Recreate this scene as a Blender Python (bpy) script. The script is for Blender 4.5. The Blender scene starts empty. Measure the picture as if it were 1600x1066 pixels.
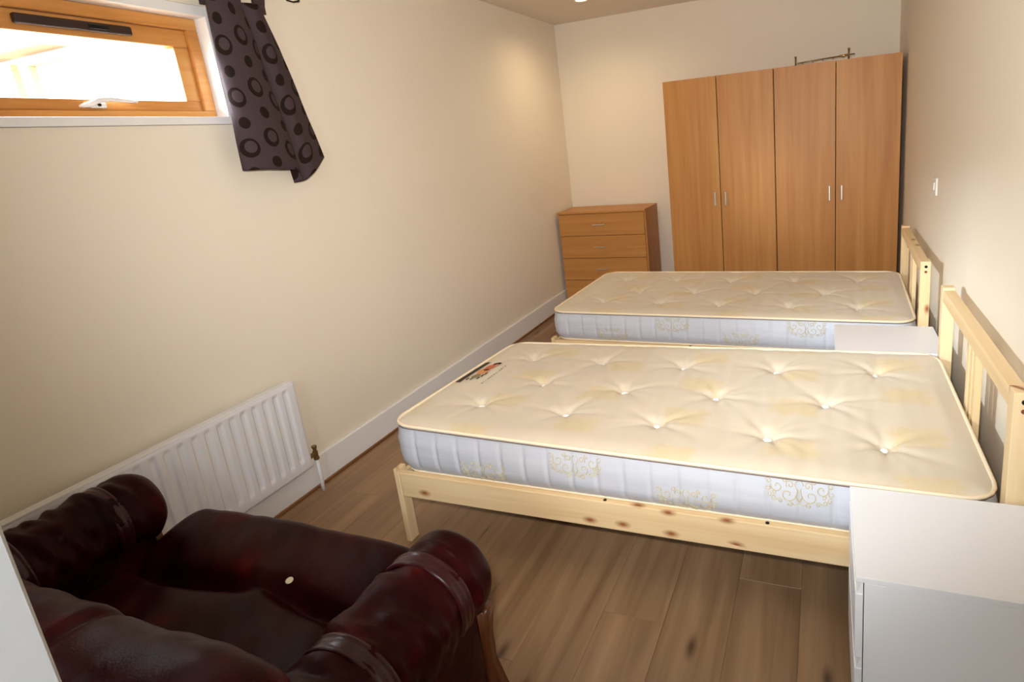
import bpy, bmesh, math, random
from mathutils import Vector, Matrix, noise
random.seed(7)
SC = bpy.context.scene
COL = SC.collection
PI = math.pi

# ------------------------------------------------------------------ camera
RIGHT = Vector((0.93403911, 0.34495846, -0.09259918))
UP = Vector((0.00047052, 0.25806885, 0.96612641))
FWD = Vector((-0.35717044, 0.90244342, -0.24088409))
CAM_POS = Vector((2.2001, -4.9991, 1.4372))
cam_data = bpy.data.cameras.new('camera')
cam = bpy.data.objects.new('camera', cam_data)
COL.objects.link(cam)
m = Matrix((RIGHT, UP, -FWD)).transposed().to_4x4()
m.translation = CAM_POS
cam.matrix_world = m
cam_data.sensor_fit = 'HORIZONTAL'
cam_data.sensor_width = 36.0
cam_data.lens = 911.687 / 1600 * 36
cam_data.shift_x = (800 - 941.414) / 1600
cam_data.shift_y = (441.884 - 533) / 1600
cam_data.clip_start = 0.02
SC.camera = cam

# ------------------------------------------------------------------ view, world, lights
vs = SC.view_settings
vs.view_transform = 'Standard'
vs.look = 'None'
vs.gamma = 1.0
vs.use_curve_mapping = False
vs.exposure = 0.0

world = bpy.data.worlds.new('sky')
SC.world = world
world.use_nodes = True
bg = world.node_tree.nodes['Background']
bg.inputs['Color'].default_value = (0.88, 0.94, 1.0, 1)
bg.inputs['Strength'].default_value = 16.0


def light(name, kind, loc, energy, color, aim=None, **kw):
    d = bpy.data.lights.new(name, kind)
    d.energy = energy
    d.color = color
    for k, v in kw.items():
        setattr(d, k, v)
    o = bpy.data.objects.new(name, d)
    COL.objects.link(o)
    o.location = loc
    if aim is not None:
        o.rotation_euler = (Vector(aim) - Vector(loc)).to_track_quat('-Z', 'Y').to_euler()
    return o


# daylight falling in through the two high windows of the left wall (sky glow at the panes)
light('window_daylight', 'AREA', (-0.30, -3.67, 1.90), 10, (0.86, 0.93, 1.0), aim=(1.2, -3.4, 1.3), shape='RECTANGLE', size=0.9, size_y=0.5)
# low bright sky beyond the rear window, reaching the headboards over the armchair
light('rear_window_daylight', 'AREA', (-1.5, -6.50, 2.50), 1250, (0.82, 0.90, 1.0), aim=(0.0, -5.5, 2.10), shape='RECTANGLE', size=0.75, size_y=0.5)
# the flash of the camera, a hand's breadth beside the lens; its cone is narrower than the wide lens
FLASH = CAM_POS + RIGHT * -0.05 + UP * 0.09 + FWD * 0.02
light('camera_flash', 'SPOT', FLASH, 226, (1.0, 0.972, 0.955), aim=FLASH + FWD + UP * 0.25 + RIGHT * 0.02, spot_size=math.radians(110), spot_blend=0.9, shadow_soft_size=0.03)
# added hallway fill brightening the white column, then the recessed ceiling spot
light('hallway_fill', 'AREA', (1.80, -6.25, 1.95), 30, (0.78, 0.89, 1.0), aim=(1.65, -5.0, 0.9), shape='RECTANGLE', size=0.4, size_y=0.4)
light('ceiling_spot', 'SPOT', (0.55, -0.72, 2.385), 24, (1.0, 0.78, 0.50), aim=(0.55, -0.721, 0), spot_size=math.radians(165), spot_blend=1.0, shadow_soft_size=0.05)


# ------------------------------------------------------------------ node helpers
def lin(r, g, b):
    def f(c):
        c /= 255.0
        return c / 12.92 if c <= 0.04045 else ((c + 0.055) / 1.055) ** 2.4
    return (f(r), f(g), f(b), 1.0)


class NT:
    def __init__(self, name):
        self.m = bpy.data.materials.new(name)
        self.m.use_nodes = True
        self.t = self.m.node_tree
        self.b = self.t.nodes['Principled BSDF']

    def n(self, kind, **kw):
        nd = self.t.nodes.new(kind)
        for k, v in kw.items():
            setattr(nd, k, v)
        return nd

    def link(self, a, b):
        self.t.links.new(a, b)

    def val(self, sock, v):
        if isinstance(v, (int, float)):
            sock.default_value = v
        elif isinstance(v, (tuple, list)):
            sock.default_value = v
        else:
            self.link(v, sock)

    def math(self, op, a, b=None, c=None, clamp=False):
        nd = self.n('ShaderNodeMath', operation=op, use_clamp=clamp)
        self.val(nd.inputs[0], a)
        if b is not None:
            self.val(nd.inputs[1], b)
        if c is not None:
            self.val(nd.inputs[2], c)
        return nd.outputs[0]

    def coords(self, kind='Object', scale=(1, 1, 1), loc=None):
        tc = self.n('ShaderNodeTexCoord')
        mp = self.n('ShaderNodeMapping')
        mp.inputs['Scale'].default_value = scale
        if loc is not None:
            self.val(mp.inputs['Location'], loc)
        self.link(tc.outputs[kind], mp.inputs['Vector'])
        return mp.outputs['Vector']

    def noise(self, vec, scale=1.0, detail=4, rough=0.55, w=None, dist=0.0):
        nd = self.n('ShaderNodeTexNoise')
        if w is not None:
            nd.noise_dimensions = '4D'
            self.val(nd.inputs['W'], w)
        self.link(vec, nd.inputs['Vector'])
        nd.inputs['Scale'].default_value = scale
        nd.inputs['Detail'].default_value = detail
        nd.inputs['Roughness'].default_value = rough
        nd.inputs['Distortion'].default_value = dist
        return nd.outputs['Fac']

    def ramp(self, fac, stops):
        nd = self.n('ShaderNodeValToRGB')
        els = nd.color_ramp.elements
        while len(els) < len(stops):
            els.new(0.5)
        for e, (p, c) in zip(els, stops):
            e.position = p
            e.color = c
        self.link(fac, nd.inputs['Fac'])
        return nd.outputs['Color']

    def mix(self, fac, a, b, blend='MIX'):
        nd = self.n('ShaderNodeMix', data_type='RGBA', blend_type=blend)
        self.val(nd.inputs[0], fac)
        self.val(nd.inputs[6], a)
        self.val(nd.inputs[7], b)
        return nd.outputs[2]

    def bump(self, h, strength=0.2, dist=0.01):
        nd = self.n('ShaderNodeBump')
        nd.inputs['Strength'].default_value = strength
        nd.inputs['Distance'].default_value = dist
        self.link(h, nd.inputs['Height'])
        self.link(nd.outputs['Normal'], self.b.inputs['Normal'])

    def set(self, color=None, rough=None, metal=None, spec=None, **kw):
        if color is not None:
            self.val(self.b.inputs['Base Color'], color)
        if rough is not None:
            self.val(self.b.inputs['Roughness'], rough)
        if metal is not None:
            self.b.inputs['Metallic'].default_value = metal
        if spec is not None:
            self.b.inputs['Specular IOR Level'].default_value = spec
        for k, v in kw.items():
            self.val(self.b.inputs[k], v)
        return self.m


M = {}


def plain(name, color, rough=0.5, metal=0.0, spec=0.5, **kw):
    M[name] = NT(name).set(color, rough, metal, spec, **kw)
    return M[name]


def paint(name, color, rough=0.8, bump=0.12, spec=0.25):
    t = NT(name)
    v = t.coords('Object')
    n1 = t.noise(v, 180, 3)
    n2 = t.noise(v, 2.0, 3)
    c2 = tuple(x * 0.95 for x in color[:3]) + (1,)
    t.set(t.mix(n2, color, c2), rough, spec=spec)
    t.bump(n1, bump, 0.002)
    M[name] = t.m


paint('wall_paint', lin(238, 227, 208))
paint('ceiling_paint', lin(228, 216, 200))
paint('white_gloss', lin(238, 236, 234), 0.35, 0.03, 0.5)
paint('door_white', lin(236, 240, 246), 0.4, 0.03, 0.5)
paint('radiator_white', lin(232, 232, 234), 0.35, 0.03, 0.5)
plain('white_laminate', lin(238, 239, 242), 0.38)
plain('white_plastic', lin(236, 234, 226), 0.35)
plain('black_metal', (0.012, 0.011, 0.011, 1), 0.45, 0.6)
plain('vent_brown', lin(46, 27, 20), 0.45)
plain('dark_gap', (0.01, 0.008, 0.007, 1), 0.9, spec=0.1)
plain('brushed_steel', (0.62, 0.61, 0.6, 1), 0.3, 1.0)
plain('brass', (0.62, 0.42, 0.14, 1), 0.28, 1.0)
plain('old_brass', (0.34, 0.25, 0.12, 1), 0.4, 1.0)
plain('button_white', lin(245, 243, 240), 0.7)
plain('bolt_brown', lin(120, 62, 34), 0.6)
plain('cord_thread', lin(196, 182, 138), 0.8, spec=0.15)
plain('piping_cloth', lin(243, 225, 194), 0.8, spec=0.2)
plain('seam_thread', lin(120, 100, 90), 0.9, spec=0.1)
plain('label_green', lin(44, 38, 16), 0.6)
plain('label_peach', lin(222, 150, 96), 0.7)
plain('label_orange', lin(206, 112, 74), 0.7)
plain('label_dark', lin(58, 20, 12), 0.7)
plain('label_olive', lin(142, 128, 84), 0.7)
plain('label_ink', lin(92, 80, 56), 0.7)
plain('coin_metal', (0.62, 0.55, 0.38, 1), 0.35, 0.8)
plain('outside_render', lin(240, 238, 232), 0.9)
plain('outside_timber', lin(182, 128, 92), 0.7)
plain('outside_ground', lin(150, 146, 138), 0.9)


def wood(name, c_dark, c_mid, c_light, axis, across=26.0, along=1.2, rough=0.42, knots=None, bump=0.05, contrast=(0.3, 0.5, 0.7), variation=0.0):
    """Straight-grained timber; axis = direction of the grain in object space."""
    t = NT(name)
    sc = [across, across, across]
    sc[axis] = along
    info = t.n('ShaderNodeObjectInfo')
    rnd = t.math('MULTIPLY', info.outputs['Random'], 40.0)
    v = t.coords('Object', tuple(sc))
    g = t.noise(v, 1.0, 5, 0.6, w=rnd, dist=0.6)
    col = t.ramp(g, [(contrast[0], c_dark), (contrast[1], c_mid), (contrast[2], c_light)])
    sc2 = [70.0, 70.0, 70.0]
    sc2[axis] = 3.0
    fine = t.noise(t.coords('Object', tuple(sc2)), 1.0, 3, 0.6, w=rnd)
    col = t.mix(t.math('MULTIPLY', fine, 0.35), col, c_dark)
    if knots:
        # sparse oval knots: (cells across, cells along, share kept, tightness, colour)
        tc = t.n('ShaderNodeTexCoord')
        sp = t.n('ShaderNodeSeparateXYZ')
        t.link(tc.outputs['Object'], sp.inputs[0])
        o1, o2 = [k for k in range(3) if k != axis]
        acr = t.math('ADD', t.math('MULTIPLY', t.math('ADD', sp.outputs[o1], sp.outputs[o2]), knots[0]), rnd)
        alo = t.math('ADD', t.math('MULTIPLY', sp.outputs[axis], knots[1]), rnd)
        cb = t.n('ShaderNodeCombineXYZ')
        t.link(acr, cb.inputs[0])
        t.link(alo, cb.inputs[1])
        vo = t.n('ShaderNodeTexVoronoi', voronoi_dimensions='2D')
        t.link(cb.outputs[0], vo.inputs['Vector'])
        vo.inputs['Scale'].default_value = 1.0
        sep = t.n('ShaderNodeSeparateColor')
        t.link(vo.outputs['Color'], sep.inputs[0])
        keep = t.math('LESS_THAN', sep.outputs[0], knots[2])
        d = t.math('SUBTRACT', 1.0, t.math('MULTIPLY', vo.outputs['Distance'], knots[3]), clamp=True)
        k = t.math('MULTIPLY', t.math('MULTIPLY', t.math('POWER', d, 1.2), 1.25, clamp=True), keep)
        col = t.mix(k, col, knots[4])
    if variation:
        hsv = t.n('ShaderNodeHueSaturation')
        t.link(col, hsv.inputs['Color'])
        t.link(t.math('MULTIPLY_ADD', info.outputs['Random'], variation, 1.0 - variation * 0.5), hsv.inputs['Value'])
        col = hsv.outputs['Color']
    t.set(col, rough, spec=0.35)
    t.bump(g, bump, 0.004)
    M[name] = t.m


BEECH = (lin(176, 116, 58), lin(196, 138, 74), lin(210, 154, 88))
for nm, ax in (('beech_upright', 2), ('beech_level', 0), ('beech_deep', 1)):
    wood(nm, *BEECH, ax, across=22, along=0.9, rough=0.44, contrast=(0.25, 0.5, 0.75))
PINE = (lin(216, 182, 132), lin(234, 206, 160), lin(242, 220, 180))
KNOT = (13.0, 6.5, 0.22, 4.6, lin(150, 88, 50))
for nm, ax in (('pine_x', 0), ('pine_y', 1), ('pine_z', 2)):
    wood(nm, *PINE, ax, across=18, along=0.8, rough=0.5, knots=KNOT, contrast=(0.28, 0.5, 0.72))
wood('window_oak', lin(186, 122, 58), lin(212, 150, 82), lin(226, 170, 100), 1, across=20, along=1.2, rough=0.35)
wood('laminate_oak', lin(112, 84, 58), lin(152, 120, 88), lin(182, 148, 112), 1, across=14, along=0.8, rough=0.36,
     knots=(9.0, 3.2, 0.16, 5.0, lin(88, 64, 46)), contrast=(0.22, 0.5, 0.80), variation=0.12, bump=0.03)
wood('beading_oak', lin(110, 70, 38), lin(136, 90, 52), lin(150, 104, 62), 1, across=20, along=1.0)
wood('chair_timber', lin(62, 30, 14), lin(96, 50, 22), lin(122, 68, 32), 2, across=20, along=1.0, rough=0.3)


def leather():
    t = NT('burgundy_leather')
    v = t.coords('Object')
    big = t.noise(v, 5.0, 4)
    col = t.ramp(big, [(0.3, (0.009, 0.0006, 0.0008, 1)), (0.55, (0.025, 0.0012, 0.0016, 1)), (0.8, (0.085, 0.004, 0.004, 1))])
    grain = t.n('ShaderNodeTexVoronoi')
    t.link(v, grain.inputs['Vector'])
    grain.inputs['Scale'].default_value = 260
    wr = t.noise(v, 16, 5, 0.6, dist=0.8)
    h = t.math('ADD', t.math('MULTIPLY', grain.outputs['Distance'], 0.12), wr)
    t.set(col, t.math('MULTIPLY_ADD', big, 0.2, 0.30), spec=0.08)
    t.bump(h, 0.30, 0.005)
    M['burgundy_leather'] = t.m


leather()
plain('leather_band', (0.030, 0.003, 0.005, 1), 0.3, spec=0.35)


def mattress_mats():
    # top panel: cream damask with paler gold patches in a chequer of squares
    t = NT('damask_top')
    tc = t.n('ShaderNodeTexCoord')
    sx = t.n('ShaderNodeSeparateXYZ')
    t.link(tc.outputs['Object'], sx.inputs[0])
    u = t.math('DIVIDE', sx.outputs[0], 0.178)
    w = t.math('DIVIDE', sx.outputs[1], 0.135)
    par = t.math('MODULO', t.math('ADD', t.math('ADD', t.math('FLOOR', u), t.math('MULTIPLY', t.math('FLOOR', w), 2.0)), 400.0), 4.0)
    fu = t.math('ABSOLUTE', t.math('SUBTRACT', t.math('FRACT', u), 0.5))
    fw = t.math('ABSOLUTE', t.math('SUBTRACT', t.math('FRACT', w), 0.5))
    v = t.coords('Object')
    jag = t.math('MULTIPLY', t.math('SUBTRACT', t.noise(v, 42, 4), 0.5), 0.75)
    edge = t.math('ADD', t.math('MAXIMUM', fu, fw), jag)
    inside = t.math('MULTIPLY', t.math('SUBTRACT', 0.50, edge), 5.0, clamp=True)
    scroll = t.math('MULTIPLY_ADD', t.noise(v, 95, 2, dist=3.0), 4.0, -1.5, clamp=True)
    fac = t.math('MULTIPLY', t.math('MULTIPLY', t.math('LESS_THAN', par, 0.5), inside), t.math('MULTIPLY_ADD', scroll, 0.5, 0.22))
    col = t.mix(fac, lin(214, 201, 179), lin(214, 190, 132))
    t.set(col, 0.75, spec=0.25)
    t.b.inputs['Sheen Weight'].default_value = 0.15
    t.bump(t.noise(v, 420, 2), 0.06, 0.001)
    M['damask_top'] = t.m
    # side border: silvery white quilted ticking
    t = NT('ticking_side')
    v = t.coords('Object')
    n = t.noise(t.coords('Object', (3, 3, 60)), 1.0, 3)
    col = t.mix(n, lin(188, 191, 200), lin(206, 208, 214))
    t.set(col, 0.6, spec=0.3)
    t.bump(t.noise(v, 300, 2), 0.06, 0.001)
    M['ticking_side'] = t.m


mattress_mats()


def curtain_mat():
    t = NT('curtain_print')
    uv = t.n('ShaderNodeUVMap')
    s = t.n('ShaderNodeSeparateXYZ')
    t.link(uv.outputs[0], s.inputs[0])
    U = t.math('DIVIDE', s.outputs[0], 0.098)
    V0 = t.math('DIVIDE', s.outputs[1], 0.19)
    colid = t.math('FLOOR', U)
    odd = t.math('MODULO', colid, 2.0)
    V = t.math('ADD', V0, t.math('MULTIPLY', odd, 0.22))
    du = t.math('MULTIPLY', t.math('SUBTRACT', t.math('FRACT', U), 0.5), 0.098)
    fv = t.math('FRACT', V)

    def dist(cv, ox=0.0, oy=0.0):
        a = t.math('SUBTRACT', du, ox)
        b = t.math('SUBTRACT', t.math('MULTIPLY', t.math('SUBTRACT', fv, cv), 0.19), oy)
        return t.math('SQRT', t.math('ADD', t.math('MULTIPLY', a, a), t.math('MULTIPLY', b, b)))

    ring = t.math('MULTIPLY', t.math('LESS_THAN', dist(0.25), 0.037), t.math('GREATER_THAN', dist(0.25, 0.004, 0.004), 0.023))
    dot = t.math('LESS_THAN', dist(0.75), 0.022)
    pat = t.math('MAXIMUM', ring, dot)
    v = t.coords('UV', (900, 900, 1))
    weave = t.noise(v, 1.0, 1)
    base = t.mix(weave, lin(58, 45, 48), lin(70, 56, 58))
    col = t.mix(pat, base, lin(30, 17, 9))
    t.set(col, t.math('MULTIPLY_ADD', pat, 0.15, 0.7), spec=0.2)
    M['curtain_print'] = t.m


curtain_mat()


def glass_mat():
    mt = bpy.data.materials.new('window_glass')
    mt.use_nodes = True
    nt = mt.node_tree
    nt.nodes.clear()
    out = nt.nodes.new('ShaderNodeOutputMaterial')
    mx = nt.nodes.new('ShaderNodeMixShader')
    tr = nt.nodes.new('ShaderNodeBsdfTransparent')
    gl = nt.nodes.new('ShaderNodeBsdfGlossy')
    gl.inputs['Roughness'].default_value = 0.02
    tr.inputs['Color'].default_value = (0.96, 0.98, 0.98, 1)
    mx.inputs[0].default_value = 0.06
    nt.links.new(tr.outputs[0], mx.inputs[1])
    nt.links.new(gl.outputs[0], mx.inputs[2])
    nt.links.new(mx.outputs[0], out.inputs[0])
    M['glass'] = mt
    t = NT('lamp_lens')
    t.set((1, 0.9, 0.7, 1), 0.4)
    t.b.inputs['Emission Color'].default_value = (1.0, 0.78, 0.38, 1)
    t.b.inputs['Emission Strength'].default_value = 3.0
    M['lamp_lens'] = t.m


glass_mat()

# ------------------------------------------------------------------ mesh helpers
LOC = {}


def link(name, me, mat, parent=None, smooth=False):
    o = bpy.data.objects.new(name, me)
    COL.objects.link(o)
    if mat is not None:
        me.materials.append(M[mat] if isinstance(mat, str) else mat)
    if smooth:
        me.polygons.foreach_set('use_smooth', [True] * len(me.polygons))
    if parent is not None:
        o.parent = parent
    return o


def from_bm(name, bm, mat, parent=None, smooth=False):
    me = bpy.data.meshes.new(name)
    bmesh.ops.recalc_face_normals(bm, faces=bm.faces)
    bm.to_mesh(me)
    bm.free()
    return link(name, me, mat, parent, smooth)


def base_of(parent):
    """World position of a parent's origin (parents are built unrotated)."""
    p = Vector((0, 0, 0))
    while parent is not None:
        p += LOC.get(parent.name, Vector((0, 0, 0)))
        parent = parent.parent
    return p


def box(name, lo, hi, mat, parent=None, bevel=0.002, seg=2, own_origin=False):
    """Bevelled box between two world corners."""
    lo, hi = Vector(lo), Vector(hi)
    c = (lo + hi) / 2
    bm = bmesh.new()
    bmesh.ops.create_cube(bm, size=1)
    bmesh.ops.scale(bm, vec=hi - lo, verts=bm.verts)
    if bevel:
        b = min(bevel, min(hi - lo) * 0.45)
        bmesh.ops.bevel(bm, geom=list(bm.edges), offset=b, segments=seg, affect='EDGES', profile=0.5)
    off = c - base_of(parent)
    if own_origin:
        o = from_bm(name, bm, mat, parent)
        o.location = off
        LOC[o.name] = off
        return o
    bmesh.ops.translate(bm, vec=off, verts=bm.verts)
    return from_bm(name, bm, mat, parent)


def empty(name, loc):
    o = bpy.data.objects.new(name, None)
    COL.objects.link(o)
    o.location = loc
    o.empty_display_size = 0.1
    LOC[o.name] = Vector(loc)
    return o


def tag(o, label, cat, group=None, kind=None):
    o['label'] = label
    o['category'] = cat
    if group:
        o['group'] = group
    if kind:
        o['kind'] = kind
    return o


def structure(o, label=None):
    o['kind'] = 'structure'
    if label:
        o['label'] = label
    return o


def sweep(bm, pts, radius, n=8, closed=False, caps=True):
    """Round tube along a polyline; radius may be a list."""
    pts = [Vector(p) for p in pts]
    N = len(pts)
    rings = []
    prev = None
    for i, p in enumerate(pts):
        if closed:
            d = pts[(i + 1) % N] - pts[i - 1]
        else:
            d = pts[min(i + 1, N - 1)] - pts[max(i - 1, 0)]
        d.normalize()
        if prev is None:
            a = Vector((0, 0, 1)) if abs(d.z) < 0.9 else Vector((1, 0, 0))
            prev = d.cross(a).normalized()
        s = (prev - d * prev.dot(d)).normalized()
        prev = s
        t = d.cross(s)
        r = radius[i] if isinstance(radius, (list, tuple)) else radius
        rings.append([bm.verts.new(p + s * (r * math.cos(2 * PI * k / n)) + t * (r * math.sin(2 * PI * k / n))) for k in range(n)])
    cnt = N if closed else N - 1
    for i in range(cnt):
        a, b = rings[i], rings[(i + 1) % N]
        for k in range(n):
            bm.faces.new((a[k], a[(k + 1) % n], b[(k + 1) % n], b[k]))
    if caps and not closed:
        bm.faces.new(rings[0][::-1])
        bm.faces.new(rings[-1])


def tube(name, pts, radius, mat, parent=None, n=10, closed=False):
    b0 = base_of(parent)
    bm = bmesh.new()
    sweep(bm, [Vector(p) - b0 for p in pts], radius, n, closed)
    return from_bm(name, bm, mat, parent, True)


def disc(name, c, axis, r, depth, mat, parent=None, n=20):
    """Short round plug whose axis points along a world axis vector."""
    axis = Vector(axis).normalized()
    b0 = base_of(parent)
    c = Vector(c) - b0
    bm = bmesh.new()
    bv = depth * 0.25
    sweep(bm, [c - axis * depth / 2, c - axis * (depth / 2 - bv), c + axis * (depth / 2 - bv), c + axis * depth / 2], [r * 0.9, r, r, r * 0.9], n)
    return from_bm(name, bm, mat, parent)


def copy_tree(o, parent=None):
    c = o.copy()
    COL.objects.link(c)
    c.parent = parent
    for ch in o.children:
        copy_tree(ch, c)
    return c


def ellipsoid(bm, c, r, nu=16, nv=10):
    mt = Matrix.Translation(c) @ Matrix.Diagonal((r[0], r[1], r[2], 1))
    bmesh.ops.create_uvsphere(bm, u_segments=nu, v_segments=nv, radius=1, matrix=mt)


# ------------------------------------------------------------------ room shell
W, H, YN = 2.7026, 2.4153, -5.50
TH = 0.26

# floor: a sub-floor with laminate planks laid along the room
floor = structure(box('floor', (-0.02, YN - 0.02, -0.06), (W + 0.02, 0.02, -0.0125), 'dark_gap', None, 0))
PW, PL = 0.1935, 1.29
offs = [0.30, 0.95, 0.52, 1.16, 0.12, 0.74, 0.36, 1.02, 0.60, 0.20, 0.84, 0.44, 1.10, 0.66, 0.28]
plank_cache = {}


def plank_mesh(w, l):
    key = (round(w, 3), round(l, 3))
    if key not in plank_cache:
        bm = bmesh.new()
        bmesh.ops.create_cube(bm, size=1)
        bmesh.ops.scale(bm, vec=(w - 0.0005, l - 0.0005, 0.012), verts=bm.verts)
        top = [e for e in bm.edges if all(v.co.z > 0 for v in e.verts)]
        bmesh.ops.bevel(bm, geom=top, offset=0.0006, segments=1, affect='EDGES')
        me = bpy.data.meshes.new('plank')
        bm.to_mesh(me)
        bm.free()
        me.materials.append(M['laminate_oak'])
        plank_cache[key] = me
    return plank_cache[key]


i = 0
x = 0.0
while x < W - 0.01:
    x1 = min(x + PW, W)
    y = YN
    first = True
    while y < -0.01:
        l = offs[i % len(offs)] if first else PL
        first = False
        y1 = min(y + l, 0.0)
        o = bpy.data.objects.new('plank', plank_mesh(x1 - x, y1 - y))
        COL.objects.link(o)
        o.parent = floor
        o.location = ((x + x1) / 2, (y + y1) / 2, -0.006)
        y = y1
    x = x1
    i += 1


def wall_with_holes(name, x0, x1, y0, y1, z0, z1, holes, mat):
    """Wall slab of the plane x = const with rectangular openings (y0, y1, z0, z1)."""
    bm = bmesh.new()
    ys = sorted({y0, y1, *[h[0] for h in holes], *[h[1] for h in holes]})
    zs = sorted({z0, z1, *[h[2] for h in holes], *[h[3] for h in holes]})
    vt = {}

    def v(x, y, z):
        k = (x, y, z)
        if k not in vt:
            vt[k] = bm.verts.new(k)
        return vt[k]

    solid = {}
    for a in range(len(ys) - 1):
        for b in range(len(zs) - 1):
            cy, cz = (ys[a] + ys[a + 1]) / 2, (zs[b] + zs[b + 1]) / 2
            solid[a, b] = not any(h[0] < cy < h[1] and h[2] < cz < h[3] for h in holes)
    for (a, b), s in solid.items():
        if not s:
            continue
        Y0, Y1, Z0, Z1 = ys[a], ys[a + 1], zs[b], zs[b + 1]
        bm.faces.new((v(x0, Y0, Z0), v(x0, Y1, Z0), v(x0, Y1, Z1), v(x0, Y0, Z1)))
        bm.faces.new((v(x1, Y0, Z0), v(x1, Y1, Z0), v(x1, Y1, Z1), v(x1, Y0, Z1)))
        for da, db, p, q in ((-1, 0, (Y0, Z0), (Y0, Z1)), (1, 0, (Y1, Z0), (Y1, Z1)), (0, -1, (Y0, Z0), (Y1, Z0)), (0, 1, (Y0, Z1), (Y1, Z1))):
            if not solid.get((a + da, b + db), False):
                bm.faces.new((v(x0, *p), v(x0, *q), v(x1, *q), v(x1, *p)))
    return structure(from_bm(name, bm, mat))


WIN = [(-4.09, -3.25, 1.622, 2.055), (-5.42, -4.72, 1.622, 2.055)]
wall_with_holes('wall_left', -TH, 0.0, YN - 0.2, 0.2, -0.06, H + 0.02, WIN, 'wall_paint')
structure(box('wall_right', (W, YN - 0.2, -0.06), (W + 0.2, 0.2, H + 0.02), 'wall_paint', None, 0))
structure(box('wall_back', (0, 0, -0.06), (W, 0.2, H + 0.02), 'wall_paint', None, 0))
# wall behind the camera with the doorway
nb = bmesh.new()
for (a0, a1, c0, c1) in ((0.0, 1.33, -0.06, H + 0.02), (2.09, W, -0.06, H + 0.02), (1.33, 2.09, 2.05, H + 0.02)):
    bmesh.ops.create_cube(nb, size=1, matrix=Matrix.Translation(((a0 + a1) / 2, YN - 0.07, (c0 + c1) / 2)) @ Matrix.Diagonal((a1 - a0, 0.14, c1 - c0, 1)))
structure(from_bm('wall_front', nb, 'wall_paint'))
structure(box('ceiling', (-0.02, YN - 0.2, H), (W + 0.02, 0.2, H + 0.12), 'ceiling_paint', None, 0))
# hallway end closing the doorway
structure(box('wall_hallway', (0.9, YN - 0.95, -0.06), (2.3, YN - 0.85, H), 'wall_paint', None, 0))
structure(box('wall_hallway_left', (0.8, YN - 0.95, -0.06), (0.9, YN - 0.14, H), 'wall_paint', None, 0))
structure(box('wall_hallway_right', (2.3, YN - 0.95, -0.06), (2.4, YN - 0.14, H), 'wall_paint', None, 0))
structure(box('ceiling_hallway', (0.8, YN - 0.95, H), (2.4, YN - 0.2, H + 0.1), 'ceiling_paint', None, 0))
structure(box('floor_hallway', (0.9, YN - 0.85, -0.06), (2.3, YN - 0.02, 0.0), 'laminate_oak', None, 0))


def skirting(name, lo, hi, axis):
    o = structure(box(name, lo, hi, 'white_gloss', None, 0.006, 3))
    return o


skirting('baseboard_left', (0.0, YN, 0.0), (0.018, 0.0, 0.142), 1)
skirting('baseboard_back', (0.018, -0.018, 0.0), (W - 0.018, 0.0, 0.142), 0)
skirting('baseboard_right', (W - 0.018, YN, 0.0), (W, 0.0, 0.142), 1)
structure(box('trim_1', (0.018, YN, 0.0), (0.030, -0.018, 0.014), 'beading_oak', None, 0.004, 3))
structure(box('trim_2', (0.030, -0.030, 0.0), (W - 0.030, -0.018, 0.014), 'beading_oak', None, 0.004, 3))


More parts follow.
